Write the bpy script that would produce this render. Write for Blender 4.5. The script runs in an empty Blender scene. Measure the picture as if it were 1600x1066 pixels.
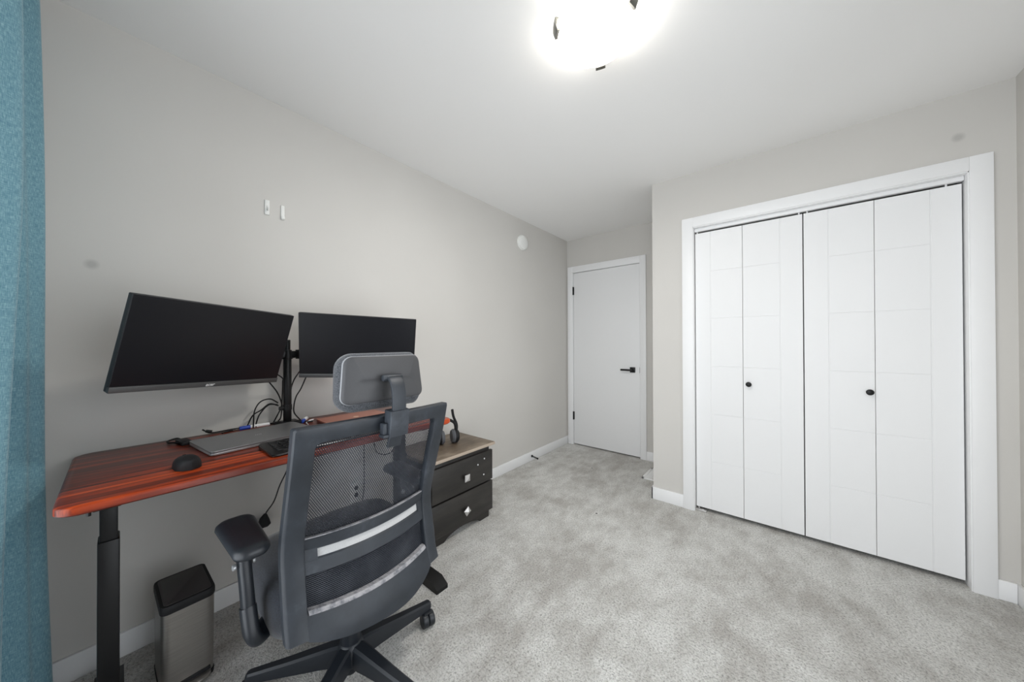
import bpy, bmesh, math, random
from mathutils import Vector, Matrix, Euler
random.seed(7)
S = bpy.context.scene
COL = S.collection
PI = math.pi

# ------------------------------------------------------------------ camera, light, exposure
CAM = Vector((1.97812, 0.0, 1.21246))
cd = bpy.data.cameras.new('camera')
cd.sensor_width = 36.0
cd.lens = 505.698 * 36.0 / 1600.0
cd.clip_start = 0.02
cam = bpy.data.objects.new('camera', cd)
COL.objects.link(cam)
th, pit, roll = 0.68950, 0.00516, -0.00294
F = Vector((-math.sin(th) * math.cos(pit), math.cos(th) * math.cos(pit), math.sin(pit)))
R0 = Vector((math.cos(th), math.sin(th), 0))
U0 = R0.cross(F)
Rv = R0 * math.cos(roll) + U0 * math.sin(roll)
Uv = Rv.cross(F)
mw = Matrix((Rv, Uv, -F)).transposed().to_4x4()
mw.translation = CAM
cam.matrix_world = mw
S.camera = cam

S.view_settings.view_transform = 'Standard'
S.view_settings.look = 'None'
S.view_settings.gamma = 1.0
S.view_settings.use_curve_mapping = False
S.view_settings.exposure = 0.10

SKY_STRENGTH = 3.6
LAMP_STRENGTH = 10.0
LAMP_WATTS = 10.5
w = bpy.data.worlds.new('daylight')
S.world = w
w.use_nodes = True
bg = w.node_tree.nodes['Background']
bg.inputs[0].default_value = (0.90, 0.95, 1.0, 1)
bg.inputs[1].default_value = SKY_STRENGTH

# room dimensions (metres): left wall x=0, camera looks towards +y
W, YB, YC, XC, H, YR = 2.83362, 3.45376, 2.64362, 1.22044, 2.44, -0.36
WX0, WX1, WZ0, WZ1 = 0.42, 2.76, 0.10, 2.22      # window opening in the wall behind the camera

pl = bpy.data.lights.new('window_portal', 'AREA')
pl.shape = 'RECTANGLE'; pl.size = WX1 - WX0; pl.size_y = WZ1 - WZ0
pl.cycles.is_portal = True
po = bpy.data.objects.new('window_portal', pl)
po.location = ((WX0 + WX1) / 2, YR - 0.075, (WZ0 + WZ1) / 2)
po.rotation_euler = (PI / 2, 0, 0)
COL.objects.link(po)
RY0, RY1, RZ0, RZ1 = 0.05, 1.65, 0.10, 2.10       # unseen window added in the right wall to brighten the long wall and floor
p2 = bpy.data.lights.new('added_window_portal', 'AREA')
p2.shape = 'RECTANGLE'; p2.size = RZ1 - RZ0; p2.size_y = RY1 - RY0
p2.cycles.is_portal = True
po2 = bpy.data.objects.new('added_window_portal', p2)
po2.location = (W + 0.075, (RY0 + RY1) / 2, (RZ0 + RZ1) / 2)
po2.rotation_euler = (0, PI / 2, 0)
COL.objects.link(po2)

# ------------------------------------------------------------------ materials
def lin(r, g, b):
    f = lambda c: (c / 255 / 12.92) if c / 255 <= 0.04045 else ((c / 255 + 0.055) / 1.055) ** 2.4
    return (f(r), f(g), f(b), 1)

class M:
    def __init__(s, name, col, rough=0.5, metal=0.0, spec=0.5, coat=0.0, sheen=0.0):
        s.m = bpy.data.materials.new(name); s.m.use_nodes = True
        s.nt = s.m.node_tree; s.N = s.nt.nodes; s.L = s.nt.links
        s.b = s.N['Principled BSDF']
        s.b.inputs['Base Color'].default_value = col
        s.b.inputs['Roughness'].default_value = rough
        s.b.inputs['Metallic'].default_value = metal
        s.b.inputs['Specular IOR Level'].default_value = spec
        s.b.inputs['Coat Weight'].default_value = coat
        s.b.inputs['Sheen Weight'].default_value = sheen
        s._tc = None
    def tc(s, k='Object'):
        if s._tc is None: s._tc = s.N.new('ShaderNodeTexCoord')
        return s._tc.outputs[k]
    def node(s, t, **kw):
        n = s.N.new(t)
        for k, v in kw.items(): setattr(n, k, v)
        return n
    def link(s, a, b): s.L.new(a, b)
    def mapping(s, src, scale=(1, 1, 1), loc=(0, 0, 0)):
        n = s.node('ShaderNodeMapping'); n.inputs['Scale'].default_value = scale; n.inputs['Location'].default_value = loc
        s.link(src, n.inputs['Vector']); return n.outputs[0]
    def noise(s, scale, detail=3, rough=0.5, src=None, sc3=(1, 1, 1)):
        v = s.mapping(src or s.tc(), sc3)
        n = s.node('ShaderNodeTexNoise'); n.inputs['Scale'].default_value = scale
        n.inputs['Detail'].default_value = detail; n.inputs['Roughness'].default_value = rough
        s.link(v, n.inputs['Vector']); return n.outputs['Fac']
    def ramp(s, fac, stops):
        r = s.node('ShaderNodeValToRGB'); e = r.color_ramp.elements
        e[0].position, e[0].color = stops[0][0], stops[0][1]
        e[1].position, e[1].color = stops[-1][0], stops[-1][1]
        for p, c in stops[1:-1]:
            x = e.new(p); x.color = c
        s.link(fac, r.inputs[0]); return r.outputs[0]
    def mix(s, fac, a, b, mode='MIX'):
        n = s.node('ShaderNodeMix', data_type='RGBA', blend_type=mode)
        for inp, v in ((n.inputs[0], fac), (n.inputs[6], a), (n.inputs[7], b)):
            if isinstance(v, (tuple, float, int)): inp.default_value = v
            else: s.link(v, inp)
        return n.outputs[2]
    def math(s, op, a, b=None, c=None):
        n = s.node('ShaderNodeMath', operation=op)
        for i, v in enumerate((a, b, c)):
            if v is None: continue
            if isinstance(v, (float, int)): n.inputs[i].default_value = v
            else: s.link(v, n.inputs[i])
        return n.outputs[0]
    def color(s, o): s.link(o, s.b.inputs['Base Color']); return s
    def bump(s, h, strength=0.2, dist=0.002):
        n = s.node('ShaderNodeBump'); n.inputs['Strength'].default_value = strength; n.inputs['Distance'].default_value = dist
        s.link(h, n.inputs['Height']); s.link(n.outputs[0], s.b.inputs['Normal']); return s
    def speckle(s, c2, scale, lo=0.45, hi=0.65, detail=3):
        c1 = tuple(s.b.inputs['Base Color'].default_value)
        s.color(s.ramp(s.noise(scale, detail), [(lo, c1), (hi, c2)])); return s
    def spot(s, base, pos, rad, col):
        d = s.node('ShaderNodeVectorMath', operation='DISTANCE')
        s.link(s.tc(), d.inputs[0]); d.inputs[1].default_value = pos
        mr = s.node('ShaderNodeMapRange'); mr.inputs['From Min'].default_value = rad * 0.35; mr.inputs['From Max'].default_value = rad
        mr.inputs['To Min'].default_value = 0.35; mr.inputs['To Max'].default_value = 0.0
        s.link(d.outputs['Value'], mr.inputs[0])
        return s.mix(mr.outputs[0], base, col)

def simple(name, col, rough=0.5, metal=0.0, spec=0.5, bump=0.0, bscale=300, **k):
    m = M(name, col, rough, metal, spec, **k)
    n = m.noise(bscale, 2)
    c = tuple(col)
    d = tuple(max(0, x * 0.9) for x in c[:3]) + (1,)
    m.color(m.ramp(n, [(0.35, d), (0.65, c)]))
    if bump: m.bump(n, bump, 0.001)
    return m.m

WALLC = lin(208, 205, 200)
def wall_mat(name, spots=()):
    m = M(name, WALLC, 0.75, spec=0.25)
    c = m.ramp(m.noise(1.4, 2), [(0.3, lin(206, 203, 198)), (0.7, lin(210, 207, 202))])
    for p, r in spots: c = m.spot(c, p, r, lin(120, 120, 118))
    m.color(c); m.bump(m.noise(260, 3), 0.12, 0.001)
    return m.m
m_wall_l = wall_mat('paint_left', [((0, -0.067, 1.51), 0.022)])
m_wall = wall_mat('paint_greige', [((2.67, YC, 2.224), 0.026)])
m_ceil = M('ceiling_paint', lin(244, 243, 241), 0.85, spec=0.2)
m_ceil.bump(m_ceil.noise(180, 3), 0.12, 0.001); m_ceil = m_ceil.m
m_white = M('white_paint', lin(241, 241, 241), 0.38, spec=0.4).m
m_door = M('door_paint', lin(239, 239, 239), 0.42, spec=0.4).m
m_wplastic = simple('white_plastic', lin(238, 238, 234), 0.4)
m_vent = simple('white_metal', lin(246, 246, 245), 0.4)

m = M('carpet', lin(150, 149, 146), 0.95, spec=0.1, sheen=0.25)
big = m.noise(2.3, 5, 0.6)
mid = m.noise(11.0, 5, 0.7, sc3=(1, 0.5, 1))
fine = m.noise(120, 5, 0.85)
tuft = m.node('ShaderNodeTexVoronoi'); tuft.inputs['Scale'].default_value = 170
m.link(m.tc(), tuft.inputs['Vector'])
patch = m.math('MULTIPLY_ADD', big, 0.50, m.math('MULTIPLY', mid, 0.50))
c1 = m.ramp(patch, [(0.40, lin(200, 196, 190)), (0.49, lin(222, 220, 215)), (0.58, lin(242, 241, 237))])  # sheen and shading of the pile lay put into the colour as patches
c2 = m.ramp(fine, [(0.36, lin(96, 93, 89)), (0.455, lin(218, 217, 215)), (0.545, lin(255, 255, 255))])
m.color(m.mix(0.85, c1, c2, 'MULTIPLY'))
hh = m.math('ADD', m.math('MULTIPLY', fine, 1.2), m.math('MULTIPLY', tuft.outputs['Distance'], -0.8))
m.bump(hh, 0.9, 0.006)
m_carpet = m.m

m = M('teal_linen', lin(82, 122, 135), 0.9, spec=0.15, sheen=0.3)
thr = m.noise(60, 4, 0.7, src=m.tc('UV'), sc3=(14, 1, 1))
thr2 = m.noise(60, 4, 0.7, src=m.tc('UV'), sc3=(1, 9, 1))
mm = m.math('ADD', m.math('MULTIPLY', thr, 0.6), m.math('MULTIPLY', thr2, 0.4))
m.color(m.ramp(mm, [(0.36, lin(76, 118, 134)), (0.5, lin(108, 150, 164)), (0.64, lin(160, 194, 202))]))
m.bump(mm, 0.3, 0.001)
m_curtain = m.m

m = M('striped_redwood', lin(110, 40, 22), 0.32, spec=0.35)
a = m.noise(3.0, 5, 0.6, sc3=(7.0, 0.22, 1))
b = m.noise(14.0, 4, 0.6, sc3=(6.0, 0.12, 1))
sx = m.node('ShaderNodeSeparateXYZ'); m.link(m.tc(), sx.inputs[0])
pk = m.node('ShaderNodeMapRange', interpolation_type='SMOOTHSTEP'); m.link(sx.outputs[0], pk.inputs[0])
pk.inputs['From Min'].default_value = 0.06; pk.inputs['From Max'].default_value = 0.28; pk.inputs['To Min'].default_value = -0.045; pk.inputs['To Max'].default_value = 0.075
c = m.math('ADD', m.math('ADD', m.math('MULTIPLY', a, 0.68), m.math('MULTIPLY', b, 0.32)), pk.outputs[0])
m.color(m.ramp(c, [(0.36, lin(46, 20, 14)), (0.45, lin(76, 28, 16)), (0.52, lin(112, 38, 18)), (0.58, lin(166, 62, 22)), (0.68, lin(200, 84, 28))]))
m.bump(b, 0.05, 0.001)
m_desk = m.m

m_black = simple('black_metal', lin(15, 15, 16), 0.42, spec=0.35)
m_blackm = simple('matte_black', lin(26, 26, 28), 0.6, spec=0.3)
m_cable = simple('black_rubber', lin(24, 24, 25), 0.55, spec=0.3)
m_steel_dark = simple('dark_nickel', lin(96, 95, 90), 0.35, metal=0.8)
m = M('chair_plastic', lin(58, 64, 72), 0.5, spec=0.5)
n1 = m.noise(9, 5, 0.65)
m.color(m.ramp(n1, [(0.35, lin(31, 36, 42)), (0.6, lin(42, 47, 54)), (0.78, lin(66, 71, 78))]))
m.bump(m.noise(700, 2), 0.1, 0.0005); m_chair = m.m
m_chair_dk = simple('chair_nylon', lin(29, 33, 39), 0.42, spec=0.5, bump=0.06, bscale=600)
m = M('worn_plastic', lin(150, 150, 152), 0.7)
m.color(m.ramp(m.noise(45, 5, 0.7), [(0.36, lin(98, 100, 106)), (0.52, lin(148, 147, 150)), (0.72, lin(168, 166, 168))])); m_worn = m.m
m_slot = simple('pale_grey_plastic', lin(186, 186, 186), 0.6)
m = M('seat_fabric', lin(40, 44, 52), 0.9, spec=0.2, sheen=0.3)
m.color(m.ramp(m.noise(420, 2), [(0.4, lin(24, 27, 33)), (0.62, lin(48, 52, 60))])); m.bump(m.noise(500, 2), 0.3, 0.001); m_seat = m.m
m = M('headrest_foam', lin(70, 72, 76), 0.9, spec=0.2, sheen=0.3)
m.color(m.ramp(m.noise(380, 2), [(0.4, lin(56, 58, 62)), (0.62, lin(92, 94, 98))])); m.bump(m.noise(480, 2), 0.3, 0.001); m_foam = m.m
m_shell = simple('headrest_shell_plastic', lin(66, 66, 68), 0.55, bump=0.05, bscale=500)
m_rim = simple('rim_grey', lin(150, 151, 154), 0.5)  # light along the headrest edge, painted in as pale grey
m_button = simple('silver_button', lin(176, 178, 180), 0.35, metal=0.6)
m_silver = simple('silver_metal', lin(214, 212, 210), 0.35, metal=0.7)

# chair mesh: woven cloth with rows of small open holes (UV in metres)
m = M('woven_mesh', lin(34, 37, 44), 0.8, spec=0.25)
sep = m.node('ShaderNodeSeparateXYZ'); m.link(m.tc('UV'), sep.inputs[0])
v = m.math('DIVIDE', sep.outputs[1], 0.0052)
u = m.math('DIVIDE', sep.outputs[0], 0.0062)
row = m.math('FLOOR', v)
off = m.math('MULTIPLY', m.math('MODULO', row, 2.0), 0.5)
fu = m.math('SUBTRACT', m.math('FRACT', m.math('ADD', u, off)), 0.5)
fv = m.math('SUBTRACT', m.math('FRACT', v), 0.5)
du = m.math('DIVIDE', fu, 0.33); dv = m.math('DIVIDE', fv, 0.29)
rr = m.math('ADD', m.math('MULTIPLY', du, du), m.math('MULTIPLY', dv, dv))
hole = m.math('LESS_THAN', rr, 1.0)
m.color(m.ramp(m.math('ADD', m.math('ABSOLUTE', fv), m.math('MULTIPLY', m.noise(7, 4), 0.5)), [(0.42, lin(26, 28, 34)), (0.66, lin(50, 53, 60)), (0.80, lin(104, 107, 114))]))
tr = m.node('ShaderNodeBsdfTransparent')
mx = m.node('ShaderNodeMixShader')
m.link(hole, mx.inputs[0]); m.link(m.b.outputs[0], mx.inputs[1]); m.link(tr.outputs[0], mx.inputs[2])
m.link(mx.outputs[0], m.N['Material Output'].inputs['Surface'])
m_mesh = m.m

m_screen = simple('screen_off', lin(20, 20, 24), 0.32, spec=0.35)
m_bezel = simple('bezel_black', lin(40, 40, 41), 0.5)
m_bezel_lo = simple('bezel_grey', lin(74, 74, 74), 0.42)
m_logo = simple('logo_silver', lin(205, 205, 205), 0.4)
m_alu = simple('grey_aluminium', lin(140, 140, 141), 0.38, metal=0.55)
m_alu_lt = simple('light_aluminium', lin(176, 176, 177), 0.35, metal=0.6)
m_copper = simple('copper_shell', lin(176, 112, 92), 0.42, metal=0.35)
m_copper_dk = simple('copper_edge', lin(112, 56, 40), 0.45, metal=0.3)
m_copper_logo = simple('pale_copper', lin(218, 178, 150), 0.4, metal=0.2)
m_key = simple('key_plastic', lin(11, 11, 12), 0.28, spec=0.45)
m_blue = simple('blue_plastic', lin(38, 74, 176), 0.4)
m_wh = simple('white_barrel', lin(236, 236, 236), 0.4)
m_pad = simple('grey_padding', lin(92, 94, 98), 0.6)

m = M('brushed_steel', lin(150, 146, 142), 0.36, metal=0.9)
br = m.noise(12, 2, 0.5, sc3=(1, 1, 40))
m.color(m.ramp(br, [(0.35, lin(148, 144, 140)), (0.65, lin(158, 154, 149))])); m.bump(br, 0.05, 0.0005); m_bsteel = m.m
m_lid = simple('bin_lid_charcoal', lin(58, 54, 54), 0.5)

m = M('worn_wood_top', lin(96, 82, 68), 0.5)
m.color(m.ramp(m.noise(5, 6, 0.65, sc3=(1.6, 0.8, 1)), [(0.36, lin(92, 78, 64)), (0.52, lin(116, 102, 86)), (0.66, lin(146, 134, 118))])); m_nstop = m.m
m = M('black_brown_wood', lin(40, 37, 35), 0.42)
m.color(m.ramp(m.noise(10, 4, 0.6, sc3=(1, 0.3, 3)), [(0.4, lin(34, 32, 30)), (0.65, lin(48, 45, 42))])); m_nsbody = m.m
m_nsedge = simple('bare_chipboard_edge', lin(182, 166, 150), 0.7)

m = M('lamp_glass', lin(250, 250, 246), 0.4)
m.b.inputs['Emission Color'].default_value = (1.0, 0.965, 0.91, 1)
m.b.inputs['Emission Strength'].default_value = LAMP_STRENGTH
m_lamp = m.m

m = M('window_glass', (1, 1, 1, 1), 0.0)
tr = m.node('ShaderNodeBsdfTransparent'); gl = m.node('ShaderNodeBsdfGlossy'); gl.inputs['Roughness'].default_value = 0.02
fr = m.node('ShaderNodeFresnel'); fr.inputs[0].default_value = 1.45
mx = m.node('ShaderNodeMixShader')
m.link(fr.outputs[0], mx.inputs[0]); m.link(tr.outputs[0], mx.inputs[1]); m.link(gl.outputs[0], mx.inputs[2])
m.link(mx.outputs[0], m.N['Material Output'].inputs['Surface'])
m_glass = m.m

# ------------------------------------------------------------------ mesh helpers
def new_bm(): return bmesh.new()

def finish(name, bm, mat, parent=None, smooth=True, angle=35, uv=None):
    me = bpy.data.meshes.new(name)
    bmesh.ops.recalc_face_normals(bm, faces=bm.faces)
    if smooth:
        for f in bm.faces: f.smooth = True
    bm.to_mesh(me); bm.free()
    if smooth: me.set_sharp_from_angle(angle=math.radians(angle))
    me.materials.append(mat)
    o = bpy.data.objects.new(name, me)
    COL.objects.link(o)
    if parent is not None: o.parent = parent
    return o

def box(bm, x0, x1, y0, y1, z0, z1, bev=0.0, seg=2, mat4=None):
    r = bmesh.ops.create_cube(bm, size=1.0)
    vs = r['verts']
    for v in vs:
        v.co = Vector(((x0 + x1) / 2 + v.co.x * (x1 - x0), (y0 + y1) / 2 + v.co.y * (y1 - y0), (z0 + z1) / 2 + v.co.z * (z1 - z0)))
    if bev > 0:
        es = list({e for v in vs for e in v.link_edges})
        rb = bmesh.ops.bevel(bm, geom=es, offset=bev, segments=seg, profile=0.5, affect='EDGES', clamp_overlap=True)
        vs = list({v for f in rb['faces'] for v in f.verts} | {v for v in vs if v.is_valid})
    if mat4 is not None:
        for v in vs: v.co = mat4 @ v.co
    return vs

def loft(bm, rings, closed=True, cap0=True, cap1=True):
    vr = [[bm.verts.new(p) for p in ring] for ring in rings]
    n = len(rings[0])
    for a, b in zip(vr, vr[1:]):
        rng = range(n) if closed else range(n - 1)
        for i in rng:
            j = (i + 1) % n
            try: bm.faces.new((a[i], a[j], b[j], b[i]))
            except ValueError: pass
    if cap0 and closed: bm.faces.new(vr[0][::-1])
    if cap1 and closed: bm.faces.new(vr[-1])
    return vr

def catmull(pts, k=8):
    P = [Vector(p) for p in pts]
    if len(P) < 3: return P
    out = []
    Q = [P[0] * 2 - P[1]] + P + [P[-1] * 2 - P[-2]]
    for i in range(1, len(Q) - 2):
        p0, p1, p2, p3 = Q[i - 1], Q[i], Q[i + 1], Q[i + 2]
        for s in range(k):
            t = s / k
            out.append(0.5 * ((2 * p1) + (p2 - p0) * t + (2 * p0 - 5 * p1 + 4 * p2 - p3) * t * t + (3 * p1 - p0 - 3 * p2 + p3) * t ** 3))
    out.append(P[-1])
    return out

def sweep(bm, pts, profile, up=Vector((0, 0, 1)), scales=None):
    """profile: list of (a,b): a along side vector, b along 'up-ish' normal"""
    P = [Vector(p) for p in pts]
    rings = []
    nrm = None
    for i, p in enumerate(P):
        t = (P[min(i + 1, len(P) - 1)] - P[max(i - 1, 0)]).normalized()
        if nrm is None:
            u = Vector(up)
            if abs(u.dot(t)) > 0.95: u = Vector((1, 0, 0)) if abs(t.x) < 0.9 else Vector((0, 1, 0))
            nrm = (u - t * u.dot(t)).normalized()
        else:
            nrm = (nrm - t * nrm.dot(t)).normalized()
        side = t.cross(nrm)
        sc = scales[i] if scales else 1.0
        rings.append([p + (side * a + nrm * b) * sc for a, b in profile])
    loft(bm, rings)

def circ(r, n=12, r2=None):
    r2 = r if r2 is None else r2
    return [(r * math.cos(2 * PI * i / n), r2 * math.sin(2 * PI * i / n)) for i in range(n)]

def rrect(w, h, r, n=4):
    out = []
    for cx, cy, a0 in ((w / 2 - r, h / 2 - r, 0), (-w / 2 + r, h / 2 - r, PI / 2), (-w / 2 + r, -h / 2 + r, PI), (w / 2 - r, -h / 2 + r, 1.5 * PI)):
        for i in range(n + 1):
            a = a0 + i * PI / 2 / n
            out.append((cx + r * math.cos(a), cy + r * math.sin(a)))
    return out

def tube(bm, pts, r, n=10, k=8):
    sweep(bm, catmull(pts, k) if k else pts, circ(r, n))

def cyl(bm, p0, p1, r0, r1=None, n=24, bev=0.0):
    r1 = r0 if r1 is None else r1
    p0, p1 = Vector(p0), Vector(p1)
    L = (p1 - p0).length; t = (p1 - p0).normalized()
    if bev > 0:
        pts = [p0, p0 + t * bev * 0.3, p0 + t * bev, p1 - t * bev, p1 - t * bev * 0.3, p1]
        rs = [r0 - bev, r0 - bev * 0.3, r0, r1, r1 - bev * 0.3, r1 - bev]
    else: pts, rs = [p0, p1], [r0, r1]
    sweep(bm, pts, circ(1.0, n), scales=rs)

def lathe(bm, prof, center=(0, 0, 0), axis='z', n=40):
    c = Vector(center); rings = []
    for r, h in prof:
        ring = []
        for i in range(n):
            a = 2 * PI * i / n
            p = (max(r, 1e-5) * math.cos(a), max(r, 1e-5) * math.sin(a), h)
            if axis == 'x': p = (p[2], p[0], p[1])
            elif axis == 'y': p = (p[0], p[2], p[1])
            ring.append(c + Vector(p))
        rings.append(ring)
    loft(bm, rings)

def prism(bm, poly, axis, a0, a1):
    """poly in the two other axes (cyclic order), extruded along axis"""
    def P(u, v, a):
        return {'x': (a, u, v), 'y': (u, a, v), 'z': (u, v, a)}[axis]
    loft(bm, [[P(u, v, a0) for u, v in poly], [P(u, v, a1) for u, v in poly]])

def thing(name, label, cat, loc=(0, 0, 0), rotz=0.0, group=None):
    o = bpy.data.objects.new(name, None); o.empty_display_size = 0.05
    COL.objects.link(o); o.location = loc; o.rotation_euler = (0, 0, rotz)
    o['label'] = label; o['category'] = cat
    if group: o['group'] = group
    return o
def tag(o, label, cat, group=None):
    o['label'] = label; o['category'] = cat
    if group: o['group'] = group
    return o
def struct(name, bm, mat, parent=None, label=None, **k):
    o = finish(name, bm, mat, parent, **k)
    if parent is None: o['kind'] = 'structure'
    if label: o['label'] = label
    return o
def emp(name, parent=None, loc=(0, 0, 0), kind=None, label=None):
    o = bpy.data.objects.new(name, None); o.empty_display_size = 0.05; COL.objects.link(o)
    o.location = loc
    if parent: o.parent = parent
    if kind: o['kind'] = kind
    if label: o['label'] = label
    return o

# ------------------------------------------------------------------ the room
T, TR = 0.12, 0.06
bm = new_bm(); box(bm, -T, W + TR, YR - TR, YB + T + 0.05, -0.1, 0.0)
struct('floor', bm, m_carpet, smooth=False, label='grey cut pile carpet floor')
bm = new_bm(); box(bm, -T, W + TR, YR - TR, YB + T + 0.05, H, H + 0.1)
struct('ceiling', bm, m_ceil, smooth=False, label='plain white ceiling')
bm = new_bm(); box(bm, -T, 0, YR - T, YB + T, 0, H)
struct('wall_left', bm, m_wall_l, smooth=False, label='long greige wall behind the desk')
bm = new_bm()
box(bm, W, W + TR, YR - TR, RY0, 0, H); box(bm, W, W + TR, RY1, YB + T, 0, H)
box(bm, W, W + TR, RY0, RY1, 0, RZ0); box(bm, W, W + TR, RY0, RY1, RZ1, H)
struct('wall_right', bm, m_wall, smooth=False, label='greige wall at the far right edge')
# back wall with door opening
DX0, DX1, DZ = 0.072, 0.872, 2.052
bm = new_bm()
box(bm, 0, DX0, YB, YB + T, 0, H); box(bm, DX1, W, YB, YB + T, 0, H); box(bm, DX0, DX1, YB, YB + T, DZ, H)
box(bm, DX0 - 0.1, DX1 + 0.1, YB + T, YB + T + 0.05, 0, H)  # panel added behind the door to shut out the sky
struct('wall_back', bm, m_wall, smooth=False, label='greige wall around the entry door')
# closet walls
CX0, CX1, CZ = 1.498, 2.703, 2.046
bm = new_bm()
box(bm, XC, CX0, YC, YC + 0.11, 0, H); box(bm, CX1, W, YC, YC + 0.11, 0, H); box(bm, CX0, CX1, YC, YC + 0.11, CZ, H)
box(bm, XC, XC + 0.11, YC + 0.11, YB, 0, H)
struct('wall_closet', bm, m_wall, smooth=False, label='greige wall around the closet doors')
# rear wall with window
bm = new_bm()
box(bm, 0, WX0, YR - TR, YR, 0, H); box(bm, WX1, W, YR - TR, YR, 0, H)
box(bm, WX0, WX1, YR - TR, YR, 0, WZ0); box(bm, WX0, WX1, YR - TR, YR, WZ1, H)
struct('wall_rear', bm, m_wall, smooth=False)
wroot = emp('window_1', kind='structure')
bm = new_bm()
for x0, x1, z0, z1 in ((WX0, WX0 + 0.035, WZ0, WZ1), (WX1 - 0.035, WX1, WZ0, WZ1), (WX0, WX1, WZ0, WZ0 + 0.045), (WX0, WX1, WZ1 - 0.045, WZ1), ((WX0 + WX1) / 2 - 0.025, (WX0 + WX1) / 2 + 0.025, WZ0, WZ1)):
    box(bm, x0, x1, YR - 0.05, YR - 0.015, z0, z1, 0.003)
finish('window_frame', bm, m_white, wroot)
for x0, x1 in ((WX0 + 0.04, (WX0 + WX1) / 2 - 0.02), ((WX0 + WX1) / 2 + 0.02, WX1 - 0.04)):
    bm = new_bm(); box(bm, x0, x1, YR - 0.036, YR - 0.031, WZ0 + 0.04, WZ1 - 0.04)
    finish('pane', bm, m_glass, wroot, smooth=False)

wroot = emp('added_window', kind='structure')  # added out of view beside the camera as extra daylight
bm = new_bm()
for y0, y1, z0, z1 in ((RY0, RY0 + 0.035, RZ0, RZ1), (RY1 - 0.035, RY1, RZ0, RZ1), (RY0, RY1, RZ0, RZ0 + 0.04), (RY0, RY1, RZ1 - 0.04, RZ1), ((RY0 + RY1) / 2 - 0.02, (RY0 + RY1) / 2 + 0.02, RZ0, RZ1)):
    box(bm, W + 0.015, W + 0.05, y0, y1, z0, z1, 0.003)
finish('window_frame', bm, m_white, wroot)
for y0, y1 in ((RY0 + 0.03, (RY0 + RY1) / 2 - 0.015), ((RY0 + RY1) / 2 + 0.015, RY1 - 0.03)):
    bm = new_bm(); box(bm, W + 0.031, W + 0.036, y0, y1, RZ0 + 0.035, RZ1 - 0.035)
    finish('pane', bm, m_glass, wroot, smooth=False)

# baseboards
BH, BT = 0.092, 0.013
def bb(name, x0, x1, y0, y1):
    bm = new_bm(); box(bm, x0, x1, y0, y1, 0, BH, 0.003, 2)
    struct(name, bm, m_white)
bb('baseboard_left', 0, BT, YR, YB)
bb('baseboard_back', 0.926, XC - BT, YB - BT, YB)
bm = new_bm()
box(bm, XC - BT, XC, YC - BT, YB - 0.0, 0, BH, 0.003); box(bm, XC - BT, 1.436, YC - BT, YC, 0, BH, 0.003)
struct('baseboard_closet', bm, m_white)
bb('baseboard_closet_right', 2.765, W - BT, YC - BT, YC)
bb('baseboard_right', W - BT, W, YR, YC)

# door casing + closet casing
bm = new_bm()
box(bm, 0.016, 0.080, YB - 0.016, YB, 0, 2.116, 0.002); box(bm, 0.865, 0.926, YB - 0.016, YB, 0, 2.116, 0.002)
box(bm, 0.080, 0.865, YB - 0.016, YB, 2.044, 2.116, 0.002)
# jamb lining and stop
box(bm, 0.074, 0.084, YB - 0.012, YB + 0.10, 0, 2.05, 0.001); box(bm, 0.862, 0.872, YB - 0.012, YB + 0.10, 0, 2.05, 0.001)
box(bm, 0.074, 0.872, YB - 0.012, YB + 0.10, 2.042, 2.052, 0.001)
struct('trim_1', bm, m_white, label='white casing around the entry door')
bm = new_bm()
box(bm, 1.432, 1.503, YC - 0.018, YC, 0, 2.111, 0.002); box(bm, 2.697, 2.767, YC - 0.018, YC, 0, 2.111, 0.002)
box(bm, 1.503, 2.697, YC - 0.018, YC, 2.042, 2.111, 0.002)
box(bm, 1.494, 1.507, YC - 0.012, YC + 0.11, 0, 2.044, 0.001); box(bm, 2.693, 2.706, YC - 0.012, YC + 0.11, 0, 2.044, 0.001)
box(bm, 1.494, 2.706, YC - 0.012, YC + 0.11, 2.036, 2.049, 0.001)
struct('trim_2', bm, m_white, label='white casing around the closet opening')
bm = new_bm()
box(bm, 1.508, 2.692, YC + 0.018, YC + 0.05, 2.012, 2.036, 0.003)
struct('trim_3', bm, m_white, label='white bifold door track')

# entry door
d = emp('door_1', kind='structure', label='flat white entry door')
bm = new_bm(); box(bm, 0.089, 0.858, YB - 0.002, YB + 0.035, 0.014, 2.037, 0.002)
finish('door_slab', bm, m_door, d)
for z in (1.827, 0.343):
    bm = new_bm(); cyl(bm, (0.0845, YB - 0.008, z - 0.048), (0.0845, YB - 0.008, z + 0.048), 0.0085, n=14, bev=0.002)
    box(bm, 0.084, 0.096, YB - 0.0035, YB - 0.001, z - 0.046, z + 0.046)
    finish('hinge', bm, m_black, d)['label'] = 'black hinge'
lv = new_bm(); box(lv, 0.757, 0.813, YB - 0.012, YB - 0.002, 0.893, 0.949, 0.003)
h = finish('handle_rosette', lv, m_black, d)
bm = new_bm()
cyl(bm, (0.785, YB - 0.01, 0.921), (0.785, YB - 0.052, 0.921), 0.011, n=16)
box(bm, 0.672, 0.797, YB - 0.060, YB - 0.046, 0.911, 0.930, 0.003)
finish('lever', bm, m_black, h)
bm = new_bm(); box(bm, 0.8605, 0.8625, YB - 0.014, YB + 0.0, 0.892, 0.952); finish('strike_plate', bm, m_steel_dark, d)

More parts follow.
